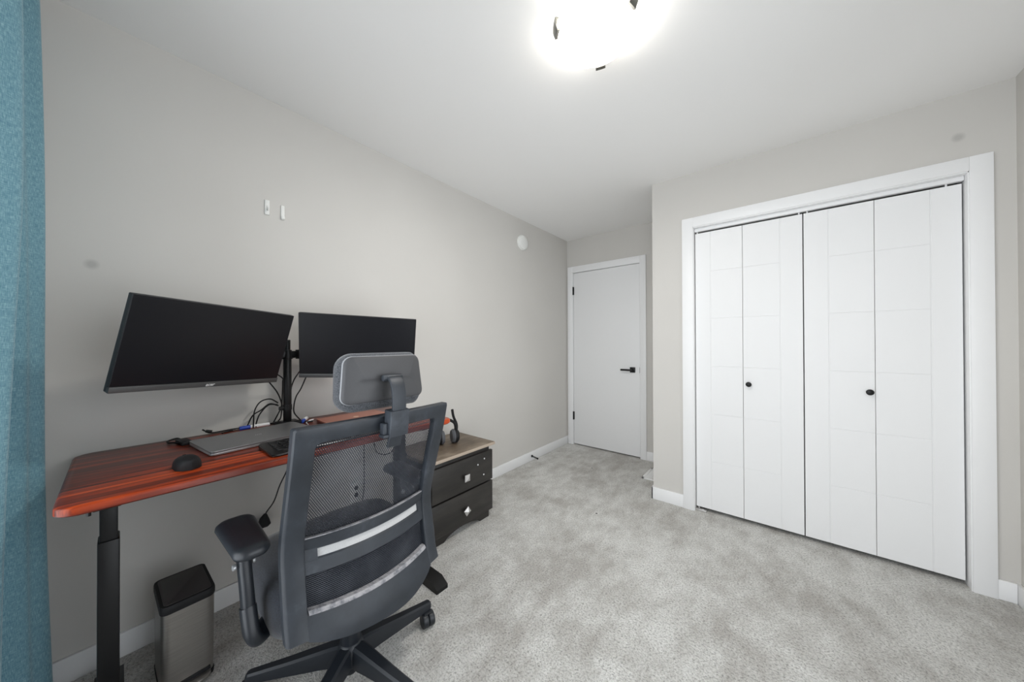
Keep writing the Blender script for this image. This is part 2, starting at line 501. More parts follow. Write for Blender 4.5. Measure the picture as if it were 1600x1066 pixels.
# bifold closet doors: each door two leaves with a grooved ladder pattern
def leaf(parent, x0, x1, groove_x, side, knob_x=None):
    y0 = YC + 0.026
    z0, z1 = 0.026, 2.000
    gw, gd = 0.0030, 0.0025
    bm = new_bm()
    box(bm, x0, x1, y0 + gd, y0 + 0.034, z0, z1)
    zs = [z0, 0.366, 0.702, 1.040, 1.380, 1.716, z1]
    if side < 0: stile = (x0, groove_x - gw / 2); pan = (groove_x + gw / 2, x1)
    else: stile = (groove_x + gw / 2, x1); pan = (x0, groove_x - gw / 2)
    box(bm, stile[0], stile[1], y0, y0 + gd + 0.001, z0, z1, 0.0012, 1)
    for a, b in zip(zs, zs[1:]):
        box(bm, pan[0], pan[1], y0, y0 + gd + 0.001, a + (gw / 2 if a > z0 else 0), b - (gw / 2 if b < z1 else 0), 0.0012, 1)
    o = finish('door_leaf', bm, m_door, parent, smooth=False)
    if knob_x:
        k = new_bm()
        lathe(k, [(0.0001, -0.0), (0.008, 0), (0.007, -0.010), (0.0085, -0.014), (0.0145, -0.018), (0.0165, -0.023), (0.0145, -0.028), (0.008, -0.0305), (0.0001, -0.031)], (knob_x, y0, 0.931), 'y', 24)
        finish('knob', k, m_black, o)['label'] = 'round black knob'
    return o
dl = emp('door_2', kind='structure', label='left white bifold closet door')
leaf(dl, 1.511, 1.7905, 1.606, -1); leaf(dl, 1.7925, 2.0935, 1.986, 1, 1.822)
dr = emp('door_3', kind='structure', label='right white bifold closet door')
leaf(dr, 2.0985, 2.3895, 2.207, -1, 2.367); leaf(dr, 2.3915, 2.686, 2.587, 1)
for par, xs in ((dl, (1.524, 2.078)), (dr, (2.116, 2.640))):
    for xx in xs:
        bm = new_bm(); cyl(bm, (xx, YC + 0.036, 1.998), (xx, YC + 0.036, 2.016), 0.004, n=10)
        finish('pivot_pin', bm, m_white, par)
bm = new_bm()
box(bm, 1.509, 1.575, YC + 0.008, YC + 0.05, 0.0, 0.012, 0.002); cyl(bm, (1.526, YC + 0.036, 0.01), (1.526, YC + 0.036, 0.03), 0.005, n=10)
box(bm, 1.545, 1.56, YC + 0.010, YC + 0.025, 0.010, 0.017, 0.002)
tag(finish('pivot_bracket', bm, m_silver), 'small metal pivot bracket on the carpet under the left closet door', 'bracket')

# ------------------------------------------------------------------ things fixed to walls and ceiling
t = thing('ceiling_light', 'round frosted glass flush ceiling light, switched on', 'lamp', (1.452, 1.140, 0))
bm = new_bm(); lathe(bm, [(0.0001, 2.44), (0.125, 2.44), (0.125, 2.405), (0.0001, 2.405)]); finish('pan', bm, m_white, t)
bm = new_bm()
prof = [(0.0001, 2.322)]
for i in range(1, 13):
    a = i / 12 * PI / 2
    prof.append((0.150 * math.sin(a), 2.392 - 0.070 * math.cos(a)))
prof += [(0.150, 2.397), (0.0001, 2.397)]
lathe(bm, prof, n=56)
finish('glass_bowl', bm, m_lamp, t)
ll = bpy.data.lights.new('lamp_glow', 'AREA'); ll.shape = 'DISK'; ll.size = 0.24; ll.energy = LAMP_WATTS; ll.color = (1.0, 0.965, 0.91)
lo_ = bpy.data.objects.new('lamp_glow', ll); COL.objects.link(lo_); lo_.location = (0, 0, 2.319); lo_.parent = t
for ang in (-136, -11, 107.6):
    a = math.radians(ang); bm = new_bm()
    rings = []
    for i in range(7):
        b = a + (i - 3) / 3 * 0.13
        c0, s0 = math.cos(b), math.sin(b)
        rings.append([(r * c0, r * s0, z) for r, z in ((0.142, 2.364), (0.152, 2.360), (0.161, 2.384), (0.161, 2.409), (0.120, 2.411), (0.120, 2.406), (0.156, 2.404), (0.156, 2.386), (0.1515, 2.368), (0.145, 2.371))])
    loft(bm, rings)
    finish('clip', bm, m_steel_dark, t)['label'] = 'dark metal clip'

bm = new_bm()
t = thing('smoke_alarm', 'round white smoke alarm high on the wall near the door', 'smoke alarm', (0, 2.560, 2.211))
lathe(bm, [(0.0001, 0.0), (0.076, 0.0), (0.076, 0.010), (0.0745, 0.012), (0.0001, 0.012)], axis='x', n=40); finish('base_plate', bm, m_wplastic, t)
bm = new_bm(); lathe(bm, [(0.0001, 0.010), (0.071, 0.010), (0.069, 0.026), (0.058, 0.034), (0.030, 0.037), (0.0001, 0.0375)], axis='x', n=40); finish('cover', bm, m_wplastic, t)

def wall_hook(y, z, w_, label, hooked):
    t = thing('adhesive_hook', label, 'hook', (0, y, z), group='adhesive hooks above the monitors')
    bm = new_bm(); box(bm, 0, 0.007, -w_ / 2, w_ / 2, -0.037, 0.037, 0.003, 3); finish('back_plate', bm, m_wplastic, t)
    bm = new_bm()
    if hooked:
        sweep(bm, catmull([(0.006, 0, 0.006), (0.010, 0, -0.010), (0.018, 0, -0.017), (0.022, 0, -0.006)], 5), rrect(0.008, 0.004, 0.0018), up=(0, 1, 0))
    else:
        box(bm, 0.005, 0.013, -w_ / 2, w_ / 2, -0.034, -0.020, 0.003, 2)
    finish('hook_tip', bm, m_wplastic, t)
wall_hook(0.469, 1.894, 0.021, 'wider white adhesive hook, left of the two on the long wall', True)
wall_hook(0.535, 1.887, 0.017, 'narrower white adhesive strip, right of the two on the long wall', False)

t = thing('light_switch', 'white light switch on the closet side wall by the door, seen edge on', 'light switch', (XC, 2.70, 1.205))
bm = new_bm(); box(bm, -0.006, 0, -0.036, 0.036, -0.058, 0.058, 0.003); finish('cover_plate', bm, m_wplastic, t)
bm = new_bm(); box(bm, -0.011, -0.004, -0.016, 0.016, -0.033, 0.033, 0.003); finish('rocker', bm, m_wplastic, t)

t = thing('door_stop', 'short black spring door stop on the left baseboard', 'door stop', (BT, 2.698, 0.047))
bm = new_bm(); cyl(bm, (0, 0, 0), (0.006, 0, 0), 0.013, n=20, bev=0.002); finish('base', bm, m_black, t)
bm = new_bm()
pts = []
for i in range(90):
    a = i * 0.7; q = i / 89
    pts.append((0.005 + 0.058 * q, 0.0065 * math.cos(a) + 0.006 * q, 0.0065 * math.sin(a) - 0.012 * q))
sweep(bm, pts, circ(0.0016, 6)); finish('spring', bm, m_black, t)
bm = new_bm(); cyl(bm, (0.060, 0.006, -0.012), (0.074, 0.007, -0.015), 0.0085, n=16, bev=0.002); finish('tip', bm, m_black, t)

t = thing('floor_register', 'white metal floor vent on the carpet behind the closet corner', 'vent', (1.10, 3.105, 0))
bm = new_bm()
for x0, x1, y0, y1 in ((-0.075, 0.075, -0.14, -0.118), (-0.075, 0.075, 0.118, 0.14), (-0.075, -0.052, -0.14, 0.14), (0.052, 0.075, -0.14, 0.14)):
    box(bm, x0, x1, y0, y1, 0.0, 0.009, 0.002)
finish('frame', bm, m_vent, t)
bm = new_bm()
for i in range(15):
    y = -0.112 + i * 0.016
    box(bm, -0.054, 0.054, y, y + 0.009, 0.001, 0.007, 0.001, 1)
box(bm, -0.005, 0.005, -0.12, 0.12, 0.001, 0.0075)
finish('louvre', bm, m_vent, t)

# bits of debris on the carpet
for (x, y, lab) in ((0.976, 2.149, 'tiny dark crumb on the carpet in front of the closet corner'), (0.583, 2.897, 'tiny dark crumb on the carpet near the entry door')):
    bm = new_bm(); bmesh.ops.create_icosphere(bm, subdivisions=2, radius=0.0042)
    for v in bm.verts: v.co = Vector((v.co.x * (1.4 + 0.5 * random.random()), v.co.y * (0.7 + 0.5 * random.random()), v.co.z * 0.6))
    o = finish('crumb', bm, m_blackm); o.location = (x, y, 0.0022); tag(o, lab, 'crumb')

# ------------------------------------------------------------------ curtain
def curtain_y(x, z):
    q = z / 2.36                       # 0 at the floor, 1 at the top
    far = -0.140 - 0.030 * (q ** 0.8)   # crest next to the wall
    near = -0.200 + 0.030 * min(1, q * 1.5)
    keys = [(0.045, -0.235), (0.075, far - 0.022), (0.120, far), (0.165, far - 0.03), (0.235, -0.285), (0.330, near - 0.055), (0.435, near), (0.480, near - 0.04), (0.52, -0.285)]
    for (xa, ya), (xb, yb_) in zip(keys, keys[1:]):
        if x <= xb:
            s = (x - xa) / (xb - xa); s = s * s * (3 - 2 * s)
            return ya + (yb_ - ya) * s + 0.004 * math.sin(z * 3.1 + x * 20)
    return keys[-1][1]
t = thing('curtain', 'teal linen curtain hanging at the left edge beside the desk', 'curtain', (0, 0, 0))
bm = new_bm(); uvl = bm.loops.layers.uv.new('UVMap')
NX, NZ = 110, 40
grid = []
for j in range(NZ + 1):
    z = 0.02 + (2.37 - 0.02) * j / NZ
    rowv = []
    for i in range(NX + 1):
        x = 0.045 + 0.475 * i / NX
        rowv.append(bm.verts.new((x, curtain_y(x, z), z)))
    grid.append(rowv)
arc = [0.0]
for i in range(NX):
    arc.append(arc[-1] + (grid[0][i + 1].co - grid[0][i].co).length)
for j in range(NZ):
    for i in range(NX):
        f = bm.faces.new((grid[j][i], grid[j][i + 1], grid[j + 1][i + 1], grid[j + 1][i]))
        for lp, (a, b) in zip(f.loops, ((i, j), (i + 1, j), (i + 1, j + 1), (i, j + 1))):
            lp[uvl].uv = (arc[a], grid[b][0].co.z)
o = finish('drape', bm, m_curtain, t, angle=180)
sm = o.modifiers.new('cloth_thickness', 'SOLIDIFY'); sm.thickness = 0.003
t = thing('curtain_rod', 'black curtain rod above the window', 'curtain rod', (0, 0, 0))
bm = new_bm(); cyl(bm, (0.02, -0.24, 2.385), (2.80, -0.24, 2.385), 0.012, n=16, bev=0.003); finish('pole', bm, m_black, t)
for x in (0.03, 1.42, 2.77):
    bm = new_bm(); box(bm, x - 0.008, x + 0.008, YR, -0.235, 2.375, 2.395, 0.002); finish('bracket', bm, m_black, t)

# ------------------------------------------------------------------ standing desk
DT = 0.812
DY0, DY1, DXA, DXB = -0.104, 1.130, 0.018, 0.640
dc = ((DXA + DXB) / 2, (DY0 + DY1) / 2)
desk = thing('standing_desk', 'red striped wood standing desk on black legs along the wall', 'desk', (dc[0], dc[1], 0))
bm = new_bm()
out = rrect(DXB - DXA, DY1 - DY0, 0.042, 8)
def dring(inset, z): 
    q = []
    for u, v in out:
        l = math.hypot(u, v); q.append((u - inset * (1 if u > 0 else -1), v - inset * (1 if v > 0 else -1), z))
    return q
loft(bm, [dring(0.006, DT - 0.026), dring(0.0, DT - 0.021), dring(0.0, DT - 0.006), dring(0.0025, DT - 0.002), dring(0.007, DT)])
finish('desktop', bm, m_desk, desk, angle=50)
def deskpart(name, fn, mat=m_black, label=None):
    bm = new_bm(); fn(bm); o = finish(name, bm, mat, desk)
    if label: o['label'] = label
    return o
lx = 0.330 - dc[0]
for ly in (-0.020 - dc[1], 1.005 - dc[1]):
    deskpart('upper_column', lambda b: box(b, lx - 0.030, lx + 0.030, ly - 0.0185, ly + 0.0185, 0.55, 0.772, 0.004))
    deskpart('lower_column', lambda b: box(b, lx - 0.036, lx + 0.036, ly - 0.0225, ly + 0.0225, 0.03, 0.598, 0.004))
    def foot(b):
        sgn = 1
        x0, x1 = 0.085 - dc[0], 0.705 - dc[0]
        pts = [(x0, 0.0), (x1, 0.0), (x1, 0.018), (x1 - 0.045, 0.044), (x0 + 0.045, 0.044), (x0, 0.018)]
        pts = [(u, v) for u, v in pts]
        prism(b, pts, 'y', ly - 0.033, ly + 0.033)
    deskpart('foot', foot)
    deskpart('top_bracket', lambda b: box(b, -0.25, 0.25, ly - 0.025, ly + 0.025, 0.766, 0.786, 0.003))
deskpart('crossbar', lambda b: (box(b, lx - 0.11, lx - 0.07, -0.50, 0.50, 0.738, 0.785, 0.003), box(b, lx + 0.05, lx + 0.09, -0.50, 0.50, 0.738, 0.785, 0.003)))
deskpart('control_box', lambda b: box(b, -0.17, -0.05, 0.12, 0.42, 0.735, 0.786, 0.004))
deskpart('cable_hook', lambda b: (cyl(b, (0.285, DY0 + 0.055 - dc[1], 0.772), (0.285, DY0 + 0.055 - dc[1], 0.787), 0.004, n=10)), label='small black peg under the left corner')

# ------------------------------------------------------------------ monitors and the pole mount
def rot_screen(yaw, pitch, rl):
    B = Matrix(((0, 0, 1), (1, 0, 0), (0, 1, 0)))
    return Matrix.Rotation(yaw, 3, 'Z') @ Matrix.Rotation(pitch, 3, 'Y') @ Matrix.Rotation(rl, 3, 'X') @ B
MW, MH = 0.540, 0.323
def monitor(c, ang, label, logo):
    t = thing('monitor', label, 'monitor', (0, 0, 0), group='monitors on the pole mount')
    mt = rot_screen(*ang).to_4x4(); mt.translation = Vector(c)
    t.matrix_world = mt
    bm = new_bm()
    box(bm, -MW / 2, MW / 2, -MH / 2, MH / 2, -0.024, -0.0012, 0.003)
    finish('casing', bm, m_bezel, t)
    bm = new_bm(); box(bm, -0.16, 0.16, -0.10, 0.10, -0.046, -0.022, 0.012, 3); finish('rear_housing', bm, m_bezel, t)
    bm = new_bm()
    box(bm, -MW / 2 + 0.001, MW / 2 - 0.001, -MH / 2 + 0.020, MH / 2 - 0.001, -0.003, 0.0, 0.0008, 1)
    finish('screen', bm, m_screen, t)['label'] = 'dark switched-off screen'
    bm = new_bm()
    box(bm, -MW / 2, MW / 2, -MH / 2, -MH / 2 + 0.020, -0.010, 0.0035, 0.0015, 2)
    bz = finish('lower_bezel', bm, m_bezel_lo, t); bz['label'] = 'grey lower bezel'
    if logo:
        cu = bpy.data.curves.new('logo', 'FONT'); cu.body = logo; cu.size = 0.0165; cu.align_x = 'CENTER'; cu.align_y = 'CENTER'; cu.extrude = 0.0004; cu.shear = 0.25; cu.offset = 0.0005
        tmp = bpy.data.objects.new('tmp', cu); COL.objects.link(tmp)
        bpy.context.view_layer.update()
        me = bpy.data.meshes.new_from_object(tmp.evaluated_get(bpy.context.evaluated_depsgraph_get()))
        bpy.data.objects.remove(tmp)
        lo = bpy.data.objects.new('logo', me); COL.objects.link(lo); me.materials.clear(); me.materials.append(m_logo)
        lo.parent = t; lo.location = (0.0, -MH / 2 + 0.0095, 0.0040); lo['label'] = 'small silver brand lettering'
    return t, mt
monL, mtL = monitor((0.299, 0.248, 1.199), (0.397, 0.290, -0.052), 'left monitor, tilted and turned, nearest the curtain', 'acer')
monR, mtR = monitor((0.324, 0.782, 1.190), (-0.558, 0.220, -0.045), 'right monitor, partly behind the chair headrest', None)

PX, PY = 0.090, 0.532
t = thing('monitor_stand', 'black pole stand between the two monitors, clamped to the desk', 'monitor stand', (PX, PY, DT))
def mp(name, fn, mat=m_black):
    bm = new_bm(); fn(bm); return finish(name, bm, mat, t)
mp('base_plate', lambda b: box(b, -0.055, 0.045, -0.05, 0.05, 0.0, 0.010, 0.003))
def poles(b):
    cyl(b, (0, 0, 0.008), (0, 0, 0.330), 0.0175, n=28, bev=0.001)
mp('pole', poles)
mp('pole_top', lambda b: cyl(b, (0, 0, 0.32), (0, 0, 0.418), 0.0125, n=24, bev=0.002))
mp('collar', lambda b: (cyl(b, (0, 0, 0.322), (0, 0, 0.368), 0.0225, 0.0185, n=28, bev=0.002), box(b, -0.028, 0.0, -0.035, 0.035, 0.326, 0.362, 0.004)))
def arm(b, mt, sgn):
    v = mt @ Vector((0, 0, -0.056)); e = mt @ Vector((0, 0, -0.082))
    v -= Vector((PX, PY, DT)); e -= Vector((PX, PY, DT))
    el = Vector((-0.025, sgn * 0.22, 0.345)) if sgn < 0 else Vector((0.01, 0.20, 0.345))
    sweep(b, [(0.0, sgn * 0.012, 0.345), (0.0, sgn * 0.045, 0.345)], rrect(0.030, 0.034, 0.006))
    cyl(b, (0.0, sgn * 0.050, 0.322), (0.0, sgn * 0.050, 0.368), 0.015, n=20, bev=0.002)
    sweep(b, [(0, sgn * 0.05, 0.345), el], rrect(0.022, 0.030, 0.006))
    cyl(b, el - Vector((0, 0, 0.026)), el + Vector((0, 0, 0.026)), 0.017, n=20, bev=0.002)
    sweep(b, [el, e], rrect(0.022, 0.030, 0.006))
    cyl(b, e, v, 0.018, n=20)
mp('swing_arm', lambda b: arm(b, mtL, -1))
mp('swing_arm', lambda b: arm(b, mtR, 1))
for mt in (mtL, mtR):
    bm = new_bm(); loc = mt.copy(); loc.translation = mt.translation - Vector((PX, PY, DT))
    box(bm, -0.058, 0.058, -0.058, 0.058, -0.058, -0.0462, 0.003, 2, mat4=loc); finish('mounting_plate', bm, m_black, t)
mp('cable_clip', lambda b: (cyl(b, (0, 0, 0.070), (0, 0, 0.096), 0.0195, n=24), box(b, -0.006, 0.010, -0.036, -0.014, 0.072, 0.090, 0.003)))

# cables at the back of the desk
def cable(name, pts, r, label, mat=m_cable, cat='cable', group='cables behind the laptops', plug=None, k=8):
    c0 = Vector((pts[0][0], pts[0][1], 0))
    bm = new_bm(); tube(bm, pts, r, 8, k)
    if plug:
        a, b, pr = plug
        cyl(bm, a, b, pr, n=12, bev=0.001)
    return tag(finish(name, bm, mat), label, cat, group)
q = lambda *p: p
ml = mtL @ Vector((0.238, -MH / 2 + 0.012, -0.030)); ml2 = mtL @ Vector((0.247, -MH / 2 + 0.05, -0.030))
mr = mtR @ Vector((-0.240, -MH / 2 + 0.012, -0.030)); mr2 = mtR @ Vector((-0.246, -MH / 2 + 0.07, -0.030))
cable('cable', [tuple(ml), (0.120, 0.478, 0.985), (0.106, 0.500, 0.935), (0.100, 0.505, 0.905), (0.060, 0.500, 0.86), (0.028, 0.490, 0.8165)], 0.0030, 'black cable dropping from the left monitor corner to the pole clip')
cable('cable', [tuple(ml2), (0.105, 0.505, 1.045), (0.072, 0.517, 1.02), (0.062, 0.518, 0.95), (0.055, 0.515, 0.85), (0.025, 0.508, 0.8165)], 0.0028, 'thin black cable from the left monitor edge to behind the pole')
cable('cable', [tuple(mr2), (0.110, 0.572, 1.060), (0.088, 0.558, 1.02), (0.072, 0.552, 0.97), (0.062, 0.554, 0.88), (0.025, 0.556, 0.8165)], 0.0028, 'thin black cable from the right monitor edge to behind the pole')
cable('cable', [tuple(mr), (0.112, 0.585, 0.985), (0.098, 0.568, 0.945), (0.092, 0.560, 0.90), (0.084, 0.564, 0.86), (0.075, 0.594, 0.8165)], 0.0030, 'black cable dropping from the right monitor corner beside the pole')
cable('cable', [(0.065, 0.500, 0.918), (0.06, 0.468, 0.941), (0.06, 0.43, 0.932), (0.06, 0.408, 0.893), (0.06, 0.404, 0.840), (0.075, 0.400, 0.817)], 0.0030, 'black cable in the widest arch left of the pole')
cable('cable', [(0.068, 0.498, 0.910), (0.06, 0.462, 0.912), (0.06, 0.428, 0.874), (0.06, 0.414, 0.832), (0.07, 0.411, 0.817)], 0.0030, 'black cable in the narrower arch left of the pole')
cable('cable', [(0.062, 0.503, 0.903), (0.045, 0.470, 0.915), (0.043, 0.436, 0.889), (0.040, 0.405, 0.868), (0.030, 0.385, 0.8165)], 0.0030, 'black cable crossing behind the two arches')
cable('power_lead', [(0.025, 0.232, 0.835), (0.030, 0.243, 0.826), (0.036, 0.262, 0.8165), (0.030, 0.33, 0.8165), (0.030, 0.42, 0.8165), (0.045, 0.472, 0.818), (0.100, 0.492, 0.8265), (0.124, 0.53, 0.8265), (0.130, 0.575, 0.8255), (0.138, 0.605, 0.8165), (0.140, 0.628, 0.8160)], 0.0032,
      'black power lead lying along the desk back with a free plug end', plug=((0.030, 0.242, 0.827), (0.036, 0.262, 0.8215), 0.0065))
cable('usb_cable', [(0.075, 0.290, 0.8155), (0.055, 0.315, 0.8150), (0.050, 0.33, 0.8150)], 0.0032, 'short black cable end beside the marker at the desk back')

# marker pens
def marker(name, p, ang, L, label, mats):
    t = thing(name, label, 'pen', p, ang, 'markers on the desk')
    bm = new_bm(); cyl(bm, (0, 0, 0.0085), (L * 0.66, 0, 0.0085), 0.0085, n=18, bev=0.0015); finish('barrel', bm, mats[0], t)
    bm = new_bm(); cyl(bm, (-L * 0.34, 0, 0.0085), (0.002, 0, 0.0085), 0.0090, 0.0092, n=18, bev=0.002); finish('cap', bm, mats[1], t)['label'] = 'blue cap'
marker('marker_pen', (0.062, 0.390, DT), PI / 2 + 0.02, 0.115, 'white marker with blue cap behind the grey laptop', (m_wh, m_blue))
marker('marker_pen', (0.110, 0.598, DT), PI / 2 + 1.05, 0.085, 'short white marker with blue cap beside the monitor pole', (m_wh, m_blue))
cable('charging_cable', [(0.20, 0.588, 0.8155), (0.155, 0.595, 0.8150), (0.125, 0.612, 0.8150), (0.110, 0.640, 0.8150)], 0.0022, 'thin white charging cable between the two laptops', mat=m_wh, group=None, plug=((0.118, 0.620, 0.8160), (0.110, 0.642, 0.8160), 0.0038))

t = thing('video_adapter', 'small black cable adapter on the desk left of the grey laptop', 'adapter', (0.135, 0.160, DT), 0.15)
bm = new_bm(); box(bm, -0.035, 0.045, -0.012, 0.022, 0, 0.014, 0.003); finish('body', bm, m_blackm, t)
bm = new_bm(); tube(bm, [(-0.030, 0.006, 0.007), (-0.06, 0.0, 0.012), (-0.062, -0.025, 0.008), (-0.035, -0.030, 0.006), (0.0, -0.022, 0.010), (0.018, -0.012, 0.008)], 0.0035, 8); finish('lead', bm, m_cable, t)

# ------------------------------------------------------------------ laptops
def laptop(name, c, ang, L, D, label, m_top, m_bot, logo):
    t = thing(name, label, 'laptop', (c[0], c[1], DT), ang, 'closed laptops on the desk')
    def slab(z0, z1, inset, r=0.014):
        bm = new_bm(); out = rrect(L - 2 * inset, D - 2 * inset, r, 5)
        loft(bm, [[(u * 0.994, v * 0.994, z0) for u, v in out], [(u, v, z0 + 0.0015) for u, v in out], [(u, v, z1 - 0.001) for u, v in out], [(u * 0.997, v * 0.997, z1) for u, v in out]])
        return bm
    bm = slab(0.002, 0.0105, 0.001); finish('base', bm, m_bot, t)
    bm = slab(0.0118, 0.0180, 0.0); lid = finish('lid', bm, m_top, t)
    bm = slab(0.0095, 0.0125, 0.004); finish('hinge_gap', bm, m_blackm, t)
    for sx in (-1, 1):
        for sy in (-1, 1):
            bm = new_bm(); cyl(bm, (sx * (L / 2 - 0.04), sy * (D / 2 - 0.03), 0.0), (sx * (L / 2 - 0.04), sy * (D / 2 - 0.03), 0.004), 0.008, n=12); finish('foot', bm, m_blackm, t)
    bm = new_bm()
    if logo == 'bars':
        for i in range(4):
            prism(bm, [(-0.012 + i * 0.0062, -0.007), (-0.0098 + i * 0.0062, -0.007), (-0.0048 + i * 0.0062, 0.007), (-0.0070 + i * 0.0062, 0.007)], 'z', 0.0178, 0.0183)
        finish('emblem', bm, m_logo, lid)['label'] = 'four slanted bright bars'
    else:
        lathe(bm, [(0.0001, 0.0178), (0.013, 0.0178), (0.013, 0.0183), (0.0001, 0.0183)], n=24)
        for v in bm.verts: v.co.y *= 1.2
        finish('emblem', bm, m_copper_logo, lid)['label'] = 'small pale round emblem'
    return t
laptop('laptop', (0.288, 0.373), math.radians(97.3) - PI, 0.372, 0.252, 'closed grey laptop between keyboard and wall', m_alu, m_alu_lt, 'bars')
laptop('laptop', (0.278, 0.784), math.radians(90), 0.305, 0.215, 'closed copper laptop behind the chair headrest', m_copper, m_copper_dk, 'disc')

# keyboard and mouse
t = thing('keyboard', 'black keyboard on the desk in front of the grey laptop', 'keyboard', (0.525, 0.565, DT), 0.02)
bm = new_bm(); out = rrect(0.175, 0.455, 0.014, 5)
def kz(u): return 0.013 - u * 0.05
loft(bm, [[(u * 0.97, v * 0.99, 0.0) for u, v in out], [(u, v, 0.003) for u, v in out], [(u, v, kz(u) - 0.003) for u, v in out], [(u * 0.975, v * 0.99, kz(u)) for u, v in out]])
finish('keyboard_body', bm, m_key, t)
rows = [(-0.062, 16), (-0.040, 15), (-0.021, 15), (-0.002, 14), (0.017, 13), (0.036, 9)]
kn = 0
for ri, (u, n) in enumerate(rows):
    span = 0.405; wd = span / n
    for i in range(n):
        v0 = -span / 2 + i * wd
        bm = new_bm()
        zz = kz(u)
        r0 = [(u + a, v0 + wd / 2 + b, zz - 0.001) for a, b in rrect(0.0165, wd - 0.0025, 0.002, 2)]
        r1 = [(u + a, v0 + wd / 2 + b, zz + 0.0035) for a, b in rrect(0.0135, wd - 0.0060, 0.002, 2)]
        loft(bm, [r0, r1]); finish('key', bm, m_key, t); kn += 1
t = thing('mouse', 'black wireless mouse on the desk left of the keyboard', 'mouse', (0.490, 0.140, DT), PI + 0.12)
bm = new_bm(); rings = []
for i in range(15):
    s = i / 14; x = -0.056 + 0.112 * s
    hw = 0.033 * (max(0.0, 1 - abs(2 * s - 1) ** 2.6) ** 0.5) * (1.0 - 0.10 * s) + 0.0005
    hz = 0.034 * (max(0.0, 1 - abs((s - 0.42) / 0.60) ** 2.2) ** 0.6) + 0.003
    ring = []
    for k in range(20):
        a = PI * k / 19
        ring.append((x, hw * math.copysign(abs(math.cos(a)) ** 0.75, math.cos(a)), 0.001 + hz * math.sin(a) ** 0.8))
    rings.append(ring)
loft(bm, rings); finish('shell', bm, m_blackm, t, angle=60)
bm = new_bm(); cyl(bm, (0.026, -0.004, 0.027), (0.026, 0.004, 0.027), 0.008, n=16, bev=0.001); finish('scroll_wheel', bm, m_cable, t)

# plug and cord below the desk
cable('plug_cord', [(0.20, 0.508, 0.784), (0.12, 0.540, 0.66), (0.06, 0.540, 0.575), (0.045, 0.512, 0.50), (0.040, 0.490, 0.43), (0.036, 0.462, 0.388), (0.034, 0.455, 0.374)], 0.0030,
      'thin black cord with a plug in the wall below the desk', group=None, cat='cord')
o = COL.objects[-1]
bm = new_bm()
sweep(bm, [(0.034, 0.456, 0.378), (0.032, 0.453, 0.355), (0.030, 0.452, 0.330), (0.030, 0.452, 0.318)], rrect(1, 1, 0.3, 3), scales=[0.012, 0.036, 0.050, 0.034])
box(bm, 0.0, 0.020, 0.440, 0.464, 0.328, 0.352, 0.003)
finish('plug', bm, m_blackm, o)
cable('hanging_cable', [(0.16, 0.935, 0.786), (0.07, 0.937, 0.70), (0.05, 0.937, 0.585), (0.05, 0.937, 0.355), (0.05, 0.925, 0.262), (0.06, 0.90, 0.20)], 0.003, 'thin black cable hanging straight down behind the chair mesh', group='cables under the desk')
cable('hanging_cable', [(0.10, 0.985, 0.786), (0.06, 0.99, 0.66), (0.05, 1.010, 0.55), (0.05, 1.046, 0.515), (0.05, 1.100, 0.506), (0.06, 1.13, 0.56), (0.10, 1.09, 0.786)], 0.003, 'black cable looping below the desk end', group='cables under the desk')
t = thing('wall_outlet', 'white wall outlet seen through the chair mesh', 'outlet', (0, 0.911, 0.318))
bm = new_bm(); box(bm, 0, 0.006, -0.036, 0.036, -0.058, 0.058, 0.003); finish('cover_plate', bm, m_wplastic, t)
for z in (0.020, -0.020):
    bm = new_bm(); box(bm, 0.005, 0.0075, -0.010, 0.010, z - 0.012, z + 0.012, 0.001); finish('socket', bm, m_blackm, t)

# ------------------------------------------------------------------ step bin
t = thing('step_bin', 'small stainless steel pedal bin with black lid under the desk', 'bin', (0.262, 0.156, 0), 0.03)
BW, BD, BZ = 0.142, 0.215, 0.315     # width along y, depth along x
def bring(sx, sy, r, z): return [(u, v, z) for u, v in rrect(BD * sx, BW * sy, r, 6)]
bm = new_bm(); loft(bm, [bring(0.96, 0.96, 0.02, 0.0), bring(0.97, 0.97, 0.02, 0.014)]); finish('base_ring', bm, m_blackm, t)
bm = new_bm(); loft(bm, [bring(0.95, 0.95, 0.024, 0.012), bring(0.975, 0.975, 0.024, 0.29)]); finish('body', bm, m_bsteel, t, angle=60)
bm = new_bm(); loft(bm, [bring(0.985, 0.985, 0.022, 0.287), bring(1.0, 1.0, 0.022, 0.291), bring(1.0, 1.0, 0.022, 0.309), bring(0.985, 0.98, 0.020, BZ)]); finish('rim', bm, m_blackm, t)
bm = new_bm(); loft(bm, [bring(0.90, 0.86, 0.014, BZ - 0.004), bring(0.90, 0.86, 0.014, BZ + 0.0015), bring(0.885, 0.84, 0.012, BZ + 0.0025)]); finish('lid', bm, m_lid, t)
bm = new_bm()
sweep(bm, catmull([(0.100, -0.050, 0.018), (0.122, -0.046, 0.019), (0.132, -0.020, 0.019), (0.132, 0.020, 0.019), (0.122, 0.046, 0.019), (0.100, 0.050, 0.018)], 6), rrect(0.012, 0.014, 0.004))
box(bm, 0.098, 0.130, -0.045, 0.045, 0.013, 0.024, 0.004); finish('pedal', bm, m_bsteel, t)
bm = new_bm(); box(bm, 0.096, 0.1055, -0.056, 0.056, 0.006, 0.036, 0.003); finish('pedal_slot', bm, m_blackm, t)

